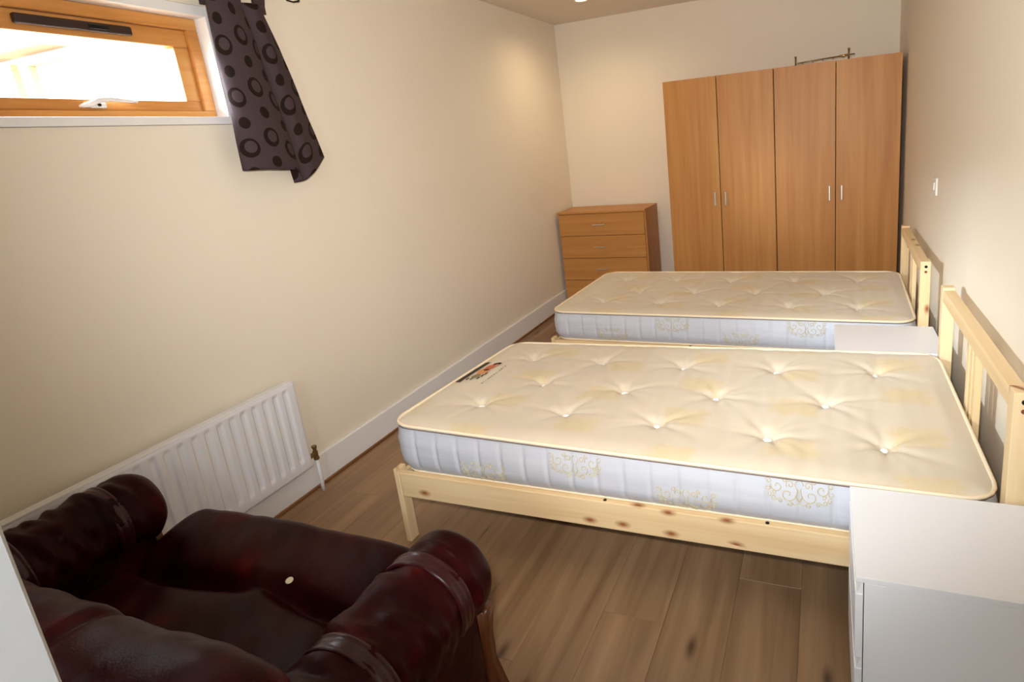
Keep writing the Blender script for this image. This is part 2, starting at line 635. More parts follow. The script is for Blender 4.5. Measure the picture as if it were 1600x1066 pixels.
# ------------------------------------------------------------------ windows
def make_window(name, y0, y1):
    z0, z1 = 1.655, 2.017
    r = structure(empty(name, ((-0.1), (y0 + y1) / 2, 1.622)))
    # white sill board and linings of the opening
    box('window_sill', (-0.20, y0 + 0.001, 1.623), (0.012, y1 - 0.001, 1.652), 'white_gloss', r, 0.003)
    box('head_lining', (-0.20, y0 + 0.012, z1 + 0.001), (0.002, y1 - 0.012, 2.054), 'white_gloss', r, 0.002)
    box('side_lining', (-0.20, y1 - 0.011, 1.653), (0.002, y1 - 0.001, 2.054), 'white_gloss', r, 0.001)
    box('side_lining', (-0.20, y0 + 0.001, 1.653), (0.002, y0 + 0.011, 2.054), 'white_gloss', r, 0.001)
    a0, a1 = y0 + 0.012, y1 - 0.012
    # outer frame
    fx0, fx1 = -0.125, -0.058
    box('frame_rail', (fx0, a0, z0), (fx1, a1, z0 + 0.024), 'window_oak', r, 0.003)
    box('frame_rail', (fx0, a0, z1 - 0.042), (fx1, a1, z1), 'window_oak', r, 0.003)
    box('frame_stile', (fx0, a1 - 0.042, z0 + 0.024), (fx1, a1, z1 - 0.042), 'window_oak', r, 0.003)
    box('frame_stile', (fx0, a0, z0 + 0.024), (fx1, a0 + 0.042, z1 - 0.042), 'window_oak', r, 0.003)
    # opening sash, a little behind the frame
    sx0, sx1 = -0.120, -0.072
    b0, b1, c0, c1 = a0 + 0.043, a1 - 0.043, z0 + 0.025, z1 - 0.043
    s = box('sash_rail', (sx0, b0, c0), (sx1, b1, c0 + 0.036), 'window_oak', r, 0.003)
    s2 = box('sash_rail', (sx0, b0, c1 - 0.062), (sx1, b1, c1), 'window_oak', r, 0.003)
    box('sash_stile', (sx0, b1 - 0.056, c0 + 0.036), (sx1, b1, c1 - 0.062), 'window_oak', r, 0.003)
    box('sash_stile', (sx0, b0, c0 + 0.036), (sx1, b0 + 0.056, c1 - 0.062), 'window_oak', r, 0.003)
    # glazing bead and pane
    box('pane', (-0.100, b0 + 0.050, c0 + 0.030), (-0.096, b1 - 0.050, c1 - 0.056), 'glass', r, 0)
    # trickle vent
    yc = (y0 + y1) / 2
    vt = box('trickle_vent', (-0.072, yc - 0.165, c1 - 0.044), (-0.052, yc + 0.165, c1 - 0.014), 'vent_brown', r, 0.006, 3)
    box('vent_slider', (-0.053, yc + 0.03, c1 - 0.036), (-0.047, yc + 0.09, c1 - 0.022), 'black_metal', vt, 0.002)
    # casement handle
    hz = c0 + 0.012
    hb = bmesh.new()
    q = base_of(r)
    P = lambda x_, y_, z_: Vector((x_, y_, z_)) - q
    sweep(hb, [P(-0.068, yc - 0.055, hz), P(-0.060, yc - 0.045, hz + 0.002), P(-0.054, yc - 0.028, hz + 0.007), P(-0.048, yc - 0.005, hz + 0.018),
               P(-0.044, yc + 0.025, hz + 0.022), P(-0.043, yc + 0.085, hz + 0.017), P(-0.044, yc + 0.112, hz + 0.014)],
          [0.004, 0.007, 0.009, 0.009, 0.0075, 0.006, 0.004], 10)
    hd = from_bm('casement_handle', hb, 'white_gloss', r, True)
    box('handle_base', (-0.073, yc - 0.030, hz - 0.006), (-0.054, yc + 0.020, hz + 0.012), 'white_gloss', hd, 0.004)
    disc('handle_pivot', (-0.052, yc - 0.004, hz + 0.004), (1, 0, 0), 0.005, 0.006, 'black_metal', hd, 12)
    return r


w1 = make_window('window_1', WIN[0][0], WIN[0][1])
w1['label'] = 'high oak-framed window with brown vent and white sill'
w2 = make_window('window_2', WIN[1][0], WIN[1][1])

# ------------------------------------------------------------------ outside the window
nb_root = empty('neighbour_building', (-4.0, -1.4, 0))
box('wall', (-9.0, -1.4, -0.2), (-1.2, -1.2, 4.2), 'outside_render', nb_root, 0)
box('eaves_board', (-9.0, -1.62, 2.66), (-4.10, -1.40, 2.73), 'outside_timber', nb_root, 0.004)
for (a, b) in ((-4.74, -3.9), (-6.1, -4.93)):
    wf = box('window_frame', (a, -1.46, 2.56), (b, -1.40, 2.61), 'outside_timber', nb_root, 0.003)
    box('frame_jamb', (a, -1.46, 1.5), (a + 0.08, -1.40, 2.56), 'outside_timber', wf, 0.003)
    box('frame_jamb', (b - 0.08, -1.46, 1.5), (b, -1.40, 2.56), 'outside_timber', wf, 0.003)
    box('frame_sill', (a - 0.03, -1.50, 1.44), (b + 0.03, -1.40, 1.5), 'outside_timber', wf, 0.003)
box('ledge', (-3.45, -1.50, 2.15), (-2.75, -1.40, 2.19), 'outside_timber', nb_root, 0.003)
tag(nb_root, 'pale overexposed neighbouring building with timber windows outside the window', 'building')
structure(box('ground_outside', (-12, -12, -0.3), (-TH, 3, -0.2), 'outside_ground', None, 0))


# ------------------------------------------------------------------ wardrobes
def wardrobe(x0, x1, label, tag_gap):
    y0, y1, h = -0.505, -0.032, 1.7931
    r = empty('wardrobe', ((x0 + x1) / 2, (y0 + y1) / 2, 0))
    t = 0.016
    box('side_panel', (x0, y0, 0.0), (x0 + t, y1, h), 'beech_upright', r, 0.001)
    box('side_panel', (x1 - t, y0, 0.0), (x1, y1, h), 'beech_upright', r, 0.001)
    box('top_panel', (x0 + t, y0, h - t), (x1 - t, y1, h), 'beech_level', r, 0.001)
    box('bottom_panel', (x0 + t, y0, 0.06), (x1 - t, y1, 0.06 + t), 'beech_level', r, 0.001)
    box('back_panel', (x0 + t, y1 - 0.004, 0.06), (x1 - t, y1, h - t), 'beech_upright', r, 0)
    box('plinth', (x0 + t, y0 + 0.03, 0.0), (x1 - t, y0 + 0.045, 0.06), 'beech_level', r, 0.001)
    xm = (x0 + x1) / 2
    for k, (a, b) in enumerate(((x0 + 0.002, xm - 0.0025), (xm + 0.0025, x1 - 0.002))):
        d = box('door', (a, -0.524, 0.05), (b, -0.5065, h - 0.001), 'beech_upright', r, 0.0012, own_origin=True)
        hx = b - 0.038 if k == 0 else a + 0.037
        hd = box('handle', (hx - 0.006, -0.552, 0.853), (hx + 0.006, -0.543, 0.957), 'brushed_steel', d, 0.003, 3)
        for zz in (0.866, 0.944):
            box('handle_post', (hx - 0.004, -0.545, zz - 0.004), (hx + 0.004, -0.5245, zz + 0.004), 'brushed_steel', hd, 0.001, own_origin=False)
    tag(r, label, 'wardrobe', 'beech wardrobes along the back wall')
    return r


wardrobe(1.0591, 1.8560, 'tall two-door beech wardrobe nearer the chest of drawers', 0)
wardrobe(1.8600, 2.6717, 'tall two-door beech wardrobe in the corner, brass hook rail on top', 0)

# brass hook rail lying on the right wardrobe
hr = empty('hook_rail', (2.18, -0.44, 1.7931))
zb = 1.7931
tube('rod', [(2.015, -0.46, zb + 0.016), (2.10, -0.455, zb + 0.022), (2.385, -0.44, zb + 0.034)], 0.004, 'old_brass', hr)
for (xx, yy, zt) in ((2.005, -0.46, zb + 0.056), (2.347, -0.442, zb + 0.070)):
    up = tube('upright', [(xx, yy, zb + 0.001), (xx, yy, zt)], 0.0055, 'old_brass', hr)
    disc('finial_cap', (xx, yy, zt + 0.003), (0, 0, 1), 0.009, 0.007, 'brass', up, 14)
tube('bright_sleeve', [(2.29, -0.446, zb + 0.030), (2.345, -0.443, zb + 0.033)], 0.007, 'brass', hr)
for k in range(5):
    xx = 2.05 + k * 0.066
    zz = zb + 0.018 + k * 0.0034
    yy = -0.457 + k * 0.003
    tube('hook', [(xx, yy, zz), (xx, yy - 0.006, zz - 0.010), (xx + 0.002, yy - 0.014, zz - 0.013), (xx + 0.003, yy - 0.020, zz - 0.006)], 0.0022, 'old_brass', hr, 6)
tag(hr, 'small brass hook rail lying on top of the corner wardrobe', 'hook rail')


# ------------------------------------------------------------------ chest of drawers
def chest():
    x0, x1, y0, y1, h = 0.036, 0.8172, -0.4218, -0.034, 0.8385
    r = empty('chest_of_drawers', ((x0 + x1) / 2, (y0 + y1) / 2, 0))
    t = 0.016
    box('top_panel', (x0 - 0.016, y0 - 0.004, h - t), (x1, y1, h), 'beech_level', r, 0.0012)
    box('side_panel', (x0, y0 + 0.018, 0), (x0 + t, y1, h - t), 'beech_upright', r, 0.001)
    box('side_panel', (x1 - t, y0 + 0.018, 0), (x1, y1, h - t), 'beech_upright', r, 0.001)
    box('back_panel', (x0 + t, y1 - 0.004, 0.04), (x1 - t, y1, h - t), 'beech_upright', r, 0)
    box('plinth', (x0 + t, y0 + 0.03, 0), (x1 - t, y0 + 0.045, 0.045), 'beech_level', r, 0.001)
    zs = [0.045, 0.240, 0.436, 0.631, 0.8205]
    for k in range(4):
        d = box('drawer', (x0 + 0.001, y0, zs[k] + 0.002), (x1 - 0.012, y0 + 0.0165, zs[k + 1] - 0.002), 'beech_level', r, 0.0012, own_origin=True)
        zc = (zs[k] + zs[k + 1]) / 2
        hd = box('handle', (0.354, y0 - 0.027, zc - 0.005), (0.462, y0 - 0.018, zc + 0.005), 'brushed_steel', d, 0.003, 3)
        for xx in (0.364, 0.452):
            box('handle_post', (xx - 0.004, y0 - 0.019, zc - 0.004), (xx + 0.004, y0 - 0.0005, zc + 0.004), 'brushed_steel', hd, 0.001)
    tag(r, 'low four-drawer beech chest in the far left corner', 'chest of drawers')


chest()

# ------------------------------------------------------------------ light switch
sw = empty('light_switch', (W, -1.76, 1.058))
box('plate', (W - 0.009, -1.803, 1.015), (W - 0.0002, -1.717, 1.101), 'white_plastic', sw, 0.003)
rk = box('rocker', (W - 0.014, -1.772, 1.040), (W - 0.009, -1.748, 1.076), 'white_plastic', sw, 0.0015)
tag(sw, 'white light switch on the right wall above the beds', 'switch')


# ------------------------------------------------------------------ beds
def make_bed(label):
    X0, X1 = 0.690, 2.660
    YN_, YF = -3.482, -2.505
    r = empty('bed_frame', (1.655, -2.9935, 0))
    # side rails
    for (a, b) in ((YN_ + 0.003, YN_ + 0.028), (YF - 0.028, YF - 0.003)):
        box('side_rail', (X0 + 0.023, a, 0.198), (2.617, b, 0.297), 'pine_x', r, 0.003, own_origin=True)
    # foot end: two plank legs and a cross board
    for (a, b, s) in ((YN_, YN_ + 0.045, 1), (YF - 0.045, YF, -1)):
        lg = box('leg', (X0, a, 0.0), (X0 + 0.022, b, 0.311), 'pine_z', r, 0.002, own_origin=True)
        yc = (a + b) / 2
        disc('bolt', (X0 - 0.0005, yc, 0.250), (1, 0, 0), 0.006, 0.004, 'black_metal', lg, 12)
        disc('peg', (X0 - 0.0005, yc, 0.222), (1, 0, 0), 0.006, 0.003, 'bolt_brown', lg, 12)
    box('foot_board', (X0 + 0.002, YN_ + 0.045, 0.205), (X0 + 0.020, YF - 0.045, 0.285), 'pine_y', r, 0.003, own_origin=True)
    # headboard
    for (a, b, s) in ((YN_, YN_ + 0.045, -1), (YF - 0.045, YF, 1)):
        ps = box('post', (2.618, a, 0.0), (2.660, b, 0.762), 'pine_z', r, 0.002, own_origin=True)
        yo = a if s < 0 else b
        disc('bolt', (2.640, yo + s * 0.0005, 0.738), (0, 1, 0), 0.0065, 0.004, 'black_metal', ps, 14)
        disc('peg', (2.640, yo + s * 0.0005, 0.714), (0, 1, 0), 0.006, 0.003, 'bolt_brown', ps, 14)
    box('top_rail', (2.619, YN_ + 0.045, 0.705), (2.659, YF - 0.045, 0.753), 'pine_y', r, 0.003, own_origin=True)
    box('head_board', (2.630, YN_ + 0.045, 0.205), (2.650, YF - 0.045, 0.300), 'pine_y', r, 0.003, own_origin=True)
    for k in (-1, 0, 1):
        yc = -2.9935 + k * 0.047
        box('slat', (2.630, yc - 0.0145, 0.300), (2.650, yc + 0.0145, 0.705), 'pine_z', r, 0.002, own_origin=True)
    # bolts set into the near side rail's top edge
    for xx in (1.53, 2.04):
        disc('rail_bolt', (xx, YN_ + 0.0145, 0.297), (0, 0, 1), 0.006, 0.003, 'black_metal', r, 12)
    tag(r, label, 'bed', 'pine bed frames')
    return r


bed_near = make_bed('pine bed frame nearest the camera, its headboard on the right wall')


# ------------------------------------------------------------------ mattress
ML, MW, MT = 1.912, 0.956, 0.170
HX, HY, CR = ML / 2, MW / 2, 0.085
ZT = MT


def corner(xv, yv):
    """Square corners pulled in to quarter circles."""
    dx, dy = abs(xv) - (HX - CR), abs(yv) - (HY - CR)
    if dx > 0 and dy > 0:
        mm = max(dx, dy)
        ll = math.hypot(dx, dy)
        s = mm / ll
        return math.copysign(HX - CR + dx * s, xv), math.copysign(HY - CR + dy * s, yv)
    return xv, yv


LIFT = (0.026, -0.010, -0.014, 0.010)     # near-left, near-right, far-left, far-right


def lift(xv, yv, L):
    a, b = (xv / HX + 1) / 2, (yv / HY + 1) / 2
    # the corner curls up, so weight it towards the end
    return L[0] * (1 - a) ** 1.5 * (1 - b) + L[1] * a * (1 - b) + L[2] * (1 - a) * b + L[3] * a * b


TUFTS = [(-0.713, -0.235), (-0.354, -0.238), (-0.003, -0.250), (0.368, -0.268), (0.706, -0.258),
         (-0.559, 0.005), (-0.199, -0.010), (0.160, -0.008), (0.541, -0.003),
         (-0.740, 0.270), (-0.393, 0.268), (-0.022, 0.262), (0.357, 0.266), (0.719, 0.283)]


def top_z(xv, yv):
    ex = min(1.0, (HX - abs(xv)) / 0.07)
    ey = min(1.0, (HY - abs(yv)) / 0.07)
    e = max(0.0, min(ex, ey))
    z = 0.012 * (1 - (1 - e) ** 2)
    for (tx, ty) in TUFTS:
        dx, dy = xv - tx, yv - ty
        d = math.hypot(dx, dy)
        if d < 0.26:
            th = math.atan2(dy, dx)
            fold = 0.5 + 0.5 * math.cos(6 * th + tx * 9 + ty * 13)
            fold2 = 0.5 + 0.5 * math.cos(11 * th + tx * 17)
            z -= 0.020 * math.exp(-(d / 0.030) ** 2)
            z -= 0.013 * math.exp(-d / 0.065)
            f = math.exp(-d / 0.075) * min(1.0, d / 0.02)
            z -= 0.013 * f * fold ** 4 + 0.005 * f * fold2 ** 3
    z += 0.0026 * noise.noise(Vector((xv * 7, yv * 3.2, 1.3)))
    z += 0.0032 * noise.noise(Vector((xv * 24, yv * 3.0, 4.1)))
    return z


def perimeter(step=0.0055):
    pts = []
    for (cx, cy, a0) in ((HX - CR, -HY + CR, -PI / 2), (HX - CR, HY - CR, 0), (-HX + CR, HY - CR, PI / 2), (-HX + CR, -HY + CR, PI)):
        n = 10
        for k in range(n + 1):
            a = a0 + (PI / 2) * k / n
            pts.append((cx + CR * math.cos(a), cy + CR * math.sin(a)))
        # straight run to the next corner start
    out = []
    N = len(pts)
    for k in range(N):
        p, q = pts[k], pts[(k + 1) % N]
        L = math.hypot(q[0] - p[0], q[1] - p[1])
        n = max(1, int(round(L / step)))
        for j in range(n):
            f = j / n
            out.append((p[0] + (q[0] - p[0]) * f, p[1] + (q[1] - p[1]) * f))
    return out


PERIM = perimeter()


def spiral(cx, cz, r, turns, a0, cw, n=16):
    return [(cx + r * (1 - 0.8 * k / n) * math.cos(a0 + cw * turns * 2 * PI * k / n),
             cz + r * (1 - 0.8 * k / n) * math.sin(a0 + cw * turns * 2 * PI * k / n)) for k in range(n + 1)]


def motif_strokes():
    """Scrolling damask medallion, 0.19 x 0.08, as strokes in the plane of the border."""
    strokes = []
    for s in (-1, 1):
        strokes.append([(s * px, pz) for px, pz in spiral(0.030, -0.008, 0.022, 1.1, PI, 1)])
        strokes.append([(s * px, pz) for px, pz in spiral(0.060, 0.014, 0.018, 1.1, PI * 0.1, -1)])
        strokes.append([(s * px, pz) for px, pz in spiral(0.024, 0.022, 0.012, 1.2, -PI * 0.2, 1)])
        for (cx, cz, rr, a0) in ((0.084, 0.026, 0.010, 0.5), (0.086, 0.004, 0.009, 2.2), (0.082, -0.014, 0.008, 1.0), (0.068, -0.020, 0.009, 3.6),
                                 (0.052, -0.028, 0.008, 0.2), (0.026, -0.036, 0.009, 1.5), (0.066, -0.004, 0.007, 4.0), (0.040, 0.034, 0.008, 2.0)):
            strokes.append([(s * px, pz) for px, pz in spiral(cx, cz, rr, 1.1, a0, 1, 11)])
        strokes.append([(0, -0.030), (s * 0.008, -0.014), (s * 0.004, 0.006), (s * 0.012, 0.024), (s * 0.004, 0.036)])
        strokes.append([(0, -0.034), (s * 0.012, -0.038), (s * 0.018, -0.032)])
    return strokes


STROKES = motif_strokes()
MOTIFS = [(-0.57, 0.052), (-0.215, 0.122), (0.146, 0.052), (0.471, 0.122), (0.80, 0.052)]


def side_point(xv, yv, f, L, arc):
    """Point on the border at height fraction f (0 bottom, 1 top)."""
    l = lift(xv, yv, L)
    z = f * (MT + l)
    nrm = Vector((xv / HX, yv / HY, 0))
    # outward normal of the rounded rectangle
    nx = 0 if abs(xv) < HX - CR else xv - math.copysign(HX - CR, xv)
    ny = 0 if abs(yv) < HY - CR else yv - math.copysign(HY - CR, yv)
    nv = Vector((nx, ny, 0))
    if nv.length < 1e-6:
        nv = nrm
    nv.normalize()
    bulge = 0.012 * math.sin(PI * min(1.0, f * 1.02)) - 0.018 * max(0.0, 0.22 - f) / 0.22
    q = abs(((arc / 0.088) % 1.0) - 0.5) * 2          # 1 on a quilting line
    groove = 0.0075 * max(0.0, (q - 0.78) / 0.22) * math.sin(PI * f)
    wr = 0.003 * noise.noise(Vector((xv * 4, yv * 4, f * 9))) + 0.002 * noise.noise(Vector((xv * 1.5, yv * 1.5, f * 16 + 3)))
    return Vector((xv, yv, z)) + nv * (bulge - groove + wr * math.sin(PI * f))


def make_mattress(label, L, at, with_label):
    r = empty('mattress', at)
    # top panel
    nx, ny = 190, 96
    vs_, fs = [], []
    for j in range(ny + 1):
        for i_ in range(nx + 1):
            xv, yv = corner(-HX + ML * i_ / nx, -HY + MW * j / ny)
            vs_.append((xv, yv, MT + lift(xv, yv, L) + top_z(xv, yv)))
    for j in range(ny):
        for i_ in range(nx):
            a = j * (nx + 1) + i_
            fs.append((a, a + 1, a + nx + 2, a + nx + 1))
    me = bpy.data.meshes.new('top_panel')
    me.from_pydata(vs_, [], fs)
    link('top_panel', me, 'damask_top', r, True)
    # quilted border
    nz = 12
    arc, arcs = 0.0, []
    N = len(PERIM)
    for k in range(N):
        arcs.append(arc)
        p, q = PERIM[k], PERIM[(k + 1) % N]
        arc += math.hypot(q[0] - p[0], q[1] - p[1])
    vs_, fs = [], []
    for k, (xv, yv) in enumerate(PERIM):
        for j in range(nz + 1):
            vs_.append(side_point(xv, yv, j / nz, L, arcs[k]))
    for k in range(N):
        for j in range(nz):
            a, b = k * (nz + 1) + j, ((k + 1) % N) * (nz + 1) + j
            fs.append((a, b, b + 1, a + 1))
    fs.append([k * (nz + 1) for k in range(N)][::-1])
    me = bpy.data.meshes.new('side_border')
    me.from_pydata([tuple(v) for v in vs_], [], fs)
    link('side_border', me, 'ticking_side', r, True)
    # taped edges
    top = [side_point(xv, yv, 1.0, L, 0) + Vector((0, 0, 0.001)) for (xv, yv) in PERIM[::4]]
    for nm, pts, rad, mt in (('edge_tape', top, 0.0062, 'piping_cloth'),
                             ('edge_seam', [p + Vector((p.x / HX * 0.004 if abs(p.x) > HX - 0.02 else 0, p.y / HY * 0.004 if abs(p.y) > HY - 0.02 else 0, -0.0075)) for p in top], 0.0016, 'seam_thread'),
                             ('edge_tape', [side_point(xv, yv, 0.03, L, 0) for (xv, yv) in PERIM[::4]], 0.005, 'piping_cloth')):
        bm = bmesh.new()
        sweep(bm, pts, rad, 7, True)
        from_bm(nm, bm, mt, r, True)
    # felt tufts
    bm = bmesh.new()
    ellipsoid(bm, (0, 0, 0), (0.014, 0.011, 0.006), 14, 8)
    bmesh.ops.create_uvsphere(bm, u_segments=8, v_segments=5, radius=0.003, matrix=Matrix.Translation((0.012, -0.002, 0.0)))
    me = bpy.data.meshes.new('tuft_button')
    bm.to_mesh(me)
    bm.free()
    me.materials.append(M['button_white'])
    me.polygons.foreach_set('use_smooth', [True] * len(me.polygons))
    for k, (tx, ty) in enumerate(TUFTS):
        o = bpy.data.objects.new('tuft_button', me)
        COL.objects.link(o)
        o.parent = r
        o.location = (tx, ty, MT + lift(tx, ty, L) + top_z(tx, ty) + 0.005)
        o.rotation_euler = (0, 0, k * 1.1)
    # scroll medallions on the near border
    for (mx, mz) in MOTIFS:
        bm = bmesh.new()
        for st in STROKES:
            pts = []
            for px, pz in st:
                xv = mx + px
                f = min(0.97, max(0.06, (mz + pz) / (MT + lift(xv, -HY, L))))
                arc_ = arcs[min(range(N), key=lambda k_: (PERIM[k_][0] - xv) ** 2 + (PERIM[k_][1] + HY) ** 2)]
                pts.append(side_point(xv, -HY, f, L, arc_) + Vector((0, -0.0006, 0)))
            sweep(bm, pts, 0.0013, 4)
        from_bm('embroidered_motif', bm, 'cord_thread', r)
    tag(r, label, 'mattress', 'tufted damask mattresses')
    if with_label:
        lb = empty('printed_label', (0, 0, 0))
        lb.parent = r
        lb.name = 'printed_label'

        def patch(nm, pts, mt, up=0.0006):
            """Thin printed patch laid on the mattress; pts in mattress x-y."""
            bm = bmesh.new()
            n = 8
            # densify so that it follows the cloth
            ring = []
            for k in range(len(pts)):
                p, q = Vector(pts[k]), Vector(pts[(k + 1) % len(pts)])
                for j in range(n):
                    ring.append(p.lerp(q, j / n))
            c = sum((Vector(p) for p in pts), Vector((0, 0))) / len(pts)
            hgt = lambda p: MT + lift(p.x, p.y, L) + top_z(p.x, p.y) + up + 0.0016
            cv = bm.verts.new((c.x, c.y, hgt(c)))
            layers = []
            for s in (0.5, 1.0):
                layers.append([bm.verts.new((*(c.lerp(p, s)), hgt(c.lerp(p, s)))) for p in ring])
            m_ = len(ring)
            for k in range(m_):
                bm.faces.new((cv, layers[0][k], layers[0][(k + 1) % m_]))
                bm.faces.new((layers[0][k], layers[1][k], layers[1][(k + 1) % m_], layers[0][(k + 1) % m_]))
            return from_bm(nm, bm, mt, lb, True)

        ox, oy = -1.659, 2.9952           # world to mattress
        R4 = lambda x0, x1, y0, y1: [(x0 + ox, y0 + oy), (x1 + ox, y0 + oy), (x1 + ox, y1 + oy), (x0 + ox, y1 + oy)]
        patch('green_strip', R4(0.727, 0.752, -3.085, -2.835), 'label_green')
        circ = lambda cx, cy, rx, ry, n=14: [(cx + ox + rx * math.cos(2 * PI * k / n), cy + oy + ry * math.sin(2 * PI * k / n)) for k in range(n)]
        patch('peach_print', circ(0.785, -2.945, 0.026, 0.045), 'label_peach', 0.0006)
        patch('orange_print', circ(0.790, -2.895, 0.024, 0.034), 'label_orange', 0.0010)
        patch('dark_print', circ(0.800, -2.855, 0.020, 0.020), 'label_dark', 0.0014)
        patch('pale_print', circ(0.806, -2.876, 0.012, 0.014), 'label_peach', 0.0018)
        patch('dark_print', circ(0.790, -2.935, 0.014, 0.010), 'label_dark', 0.0018)
        patch('olive_print', circ(0.785, -3.010, 0.018, 0.026), 'label_olive', 0.0008)
        for (xx, yy) in ((0.765, -3.046), (0.783, -3.044), (0.808, -3.030), (0.812, -3.002), (0.816, -2.978)):
            patch('print_line', R4(xx - 0.004, xx + 0.004, yy - 0.012, yy + 0.012), 'label_green', 0.0012)
        for k in range(13):
            patch('print_mark', R4(0.848 + 0.002 * math.sin(k), 0.854 + 0.003 * math.cos(k * 2.0), -3.075 + k * 0.0165, -3.069 + k * 0.0165), 'label_ink', 0.0008)
        lb['label'] = 'printed maker label with dark strip and peach picture'
    return r


make_mattress('cream tufted mattress on the near bed, printed label at its foot corner', LIFT, (1.659, -2.9952, 0.2975), True)
bed_far = copy_tree(bed_near)
bed_far.location = (1.650, -1.592, 0)
bed_far.rotation_euler.z = -0.024
bed_far['label'] = 'pine bed frame further back, in front of the wardrobes'
make_mattress('tufted cream mattress on the far bed, in front of the wardrobes', (0.004, 0.0, 0.004, 0.006), (1.652, -1.592, 0.2975), False).rotation_euler.z = -0.024


# ------------------------------------------------------------------ bedside chests
def nightstand(x0, y1, label, dy=0.342, dx=0.415, h=0.468):
    y0 = y1 - dy
    x1 = x0 + dx
    r = empty('bedside_chest', ((x0 + x1) / 2, (y0 + y1) / 2, 0))
    t = 0.016
    box('top_panel', (x0, y0, h - 0.014), (x1, y1, h), 'white_laminate', r, 0.0012, own_origin=True)
    xs = x0 + 0.0175
    box('side_panel', (xs, y0, 0), (x1, y0 + t, h - 0.0145), 'white_laminate', r, 0.001, own_origin=True)
    box('side_panel', (xs, y1 - t, 0), (x1, y1, h - 0.0145), 'white_laminate', r, 0.001, own_origin=True)
    box('back_panel', (x1 - 0.006, y0 + t, 0.03), (x1 - 0.001, y1 - t, h - 0.016), 'white_laminate', r, 0)
    box('plinth', (xs + 0.02, y0 + t, 0), (xs + 0.034, y1 - t, 0.05), 'white_laminate', r, 0)
    for k, (z0, z1) in enumerate(((0.052, 0.2515), (0.2535, 0.4525))):
        d = box('drawer', (x0 - 0.0005, y0 + 0.001, z0), (x0 + 0.0155, y1 - 0.001, z1 - 0.030), 'white_laminate', r, 0.001, own_origin=True)
        # recessed grip: the upper strip of the front slopes inward
        bm = bmesh.new()
        q = base_of(d)
        prof = [(x0 + 0.002, z1 - 0.0302), (x0 + 0.0155, z1 - 0.0302), (x0 + 0.0155, z1 - 0.002), (x0 + 0.012, z1 - 0.002)]
        a = [bm.verts.new(Vector((px, y0 + 0.004, pz)) - q) for px, pz in prof]
        b = [bm.verts.new(Vector((px, y1 - 0.004, pz)) - q) for px, pz in prof]
        bm.faces.new(a)
        bm.faces.new(b[::-1])
        for j in range(4):
            bm.faces.new((a[j], a[(j + 1) % 4], b[(j + 1) % 4], b[j]))
        from_bm('grip_recess', bm, 'white_laminate', d)
        box('drawer_box', (x0 + 0.0175, y0 + t + 0.002, z0 + 0.02), (x1 - 0.02, y1 - t - 0.002, z1 - 0.05), 'white_laminate', d, 0)
    tag(r, label, 'bedside chest', 'white bedside chests')
    return r


nightstand(2.2606, -3.4925, 'white two-drawer bedside chest in the foreground beside the near bed')
nightstand(2.240, -2.1440, 'white bedside chest tucked between the two beds')


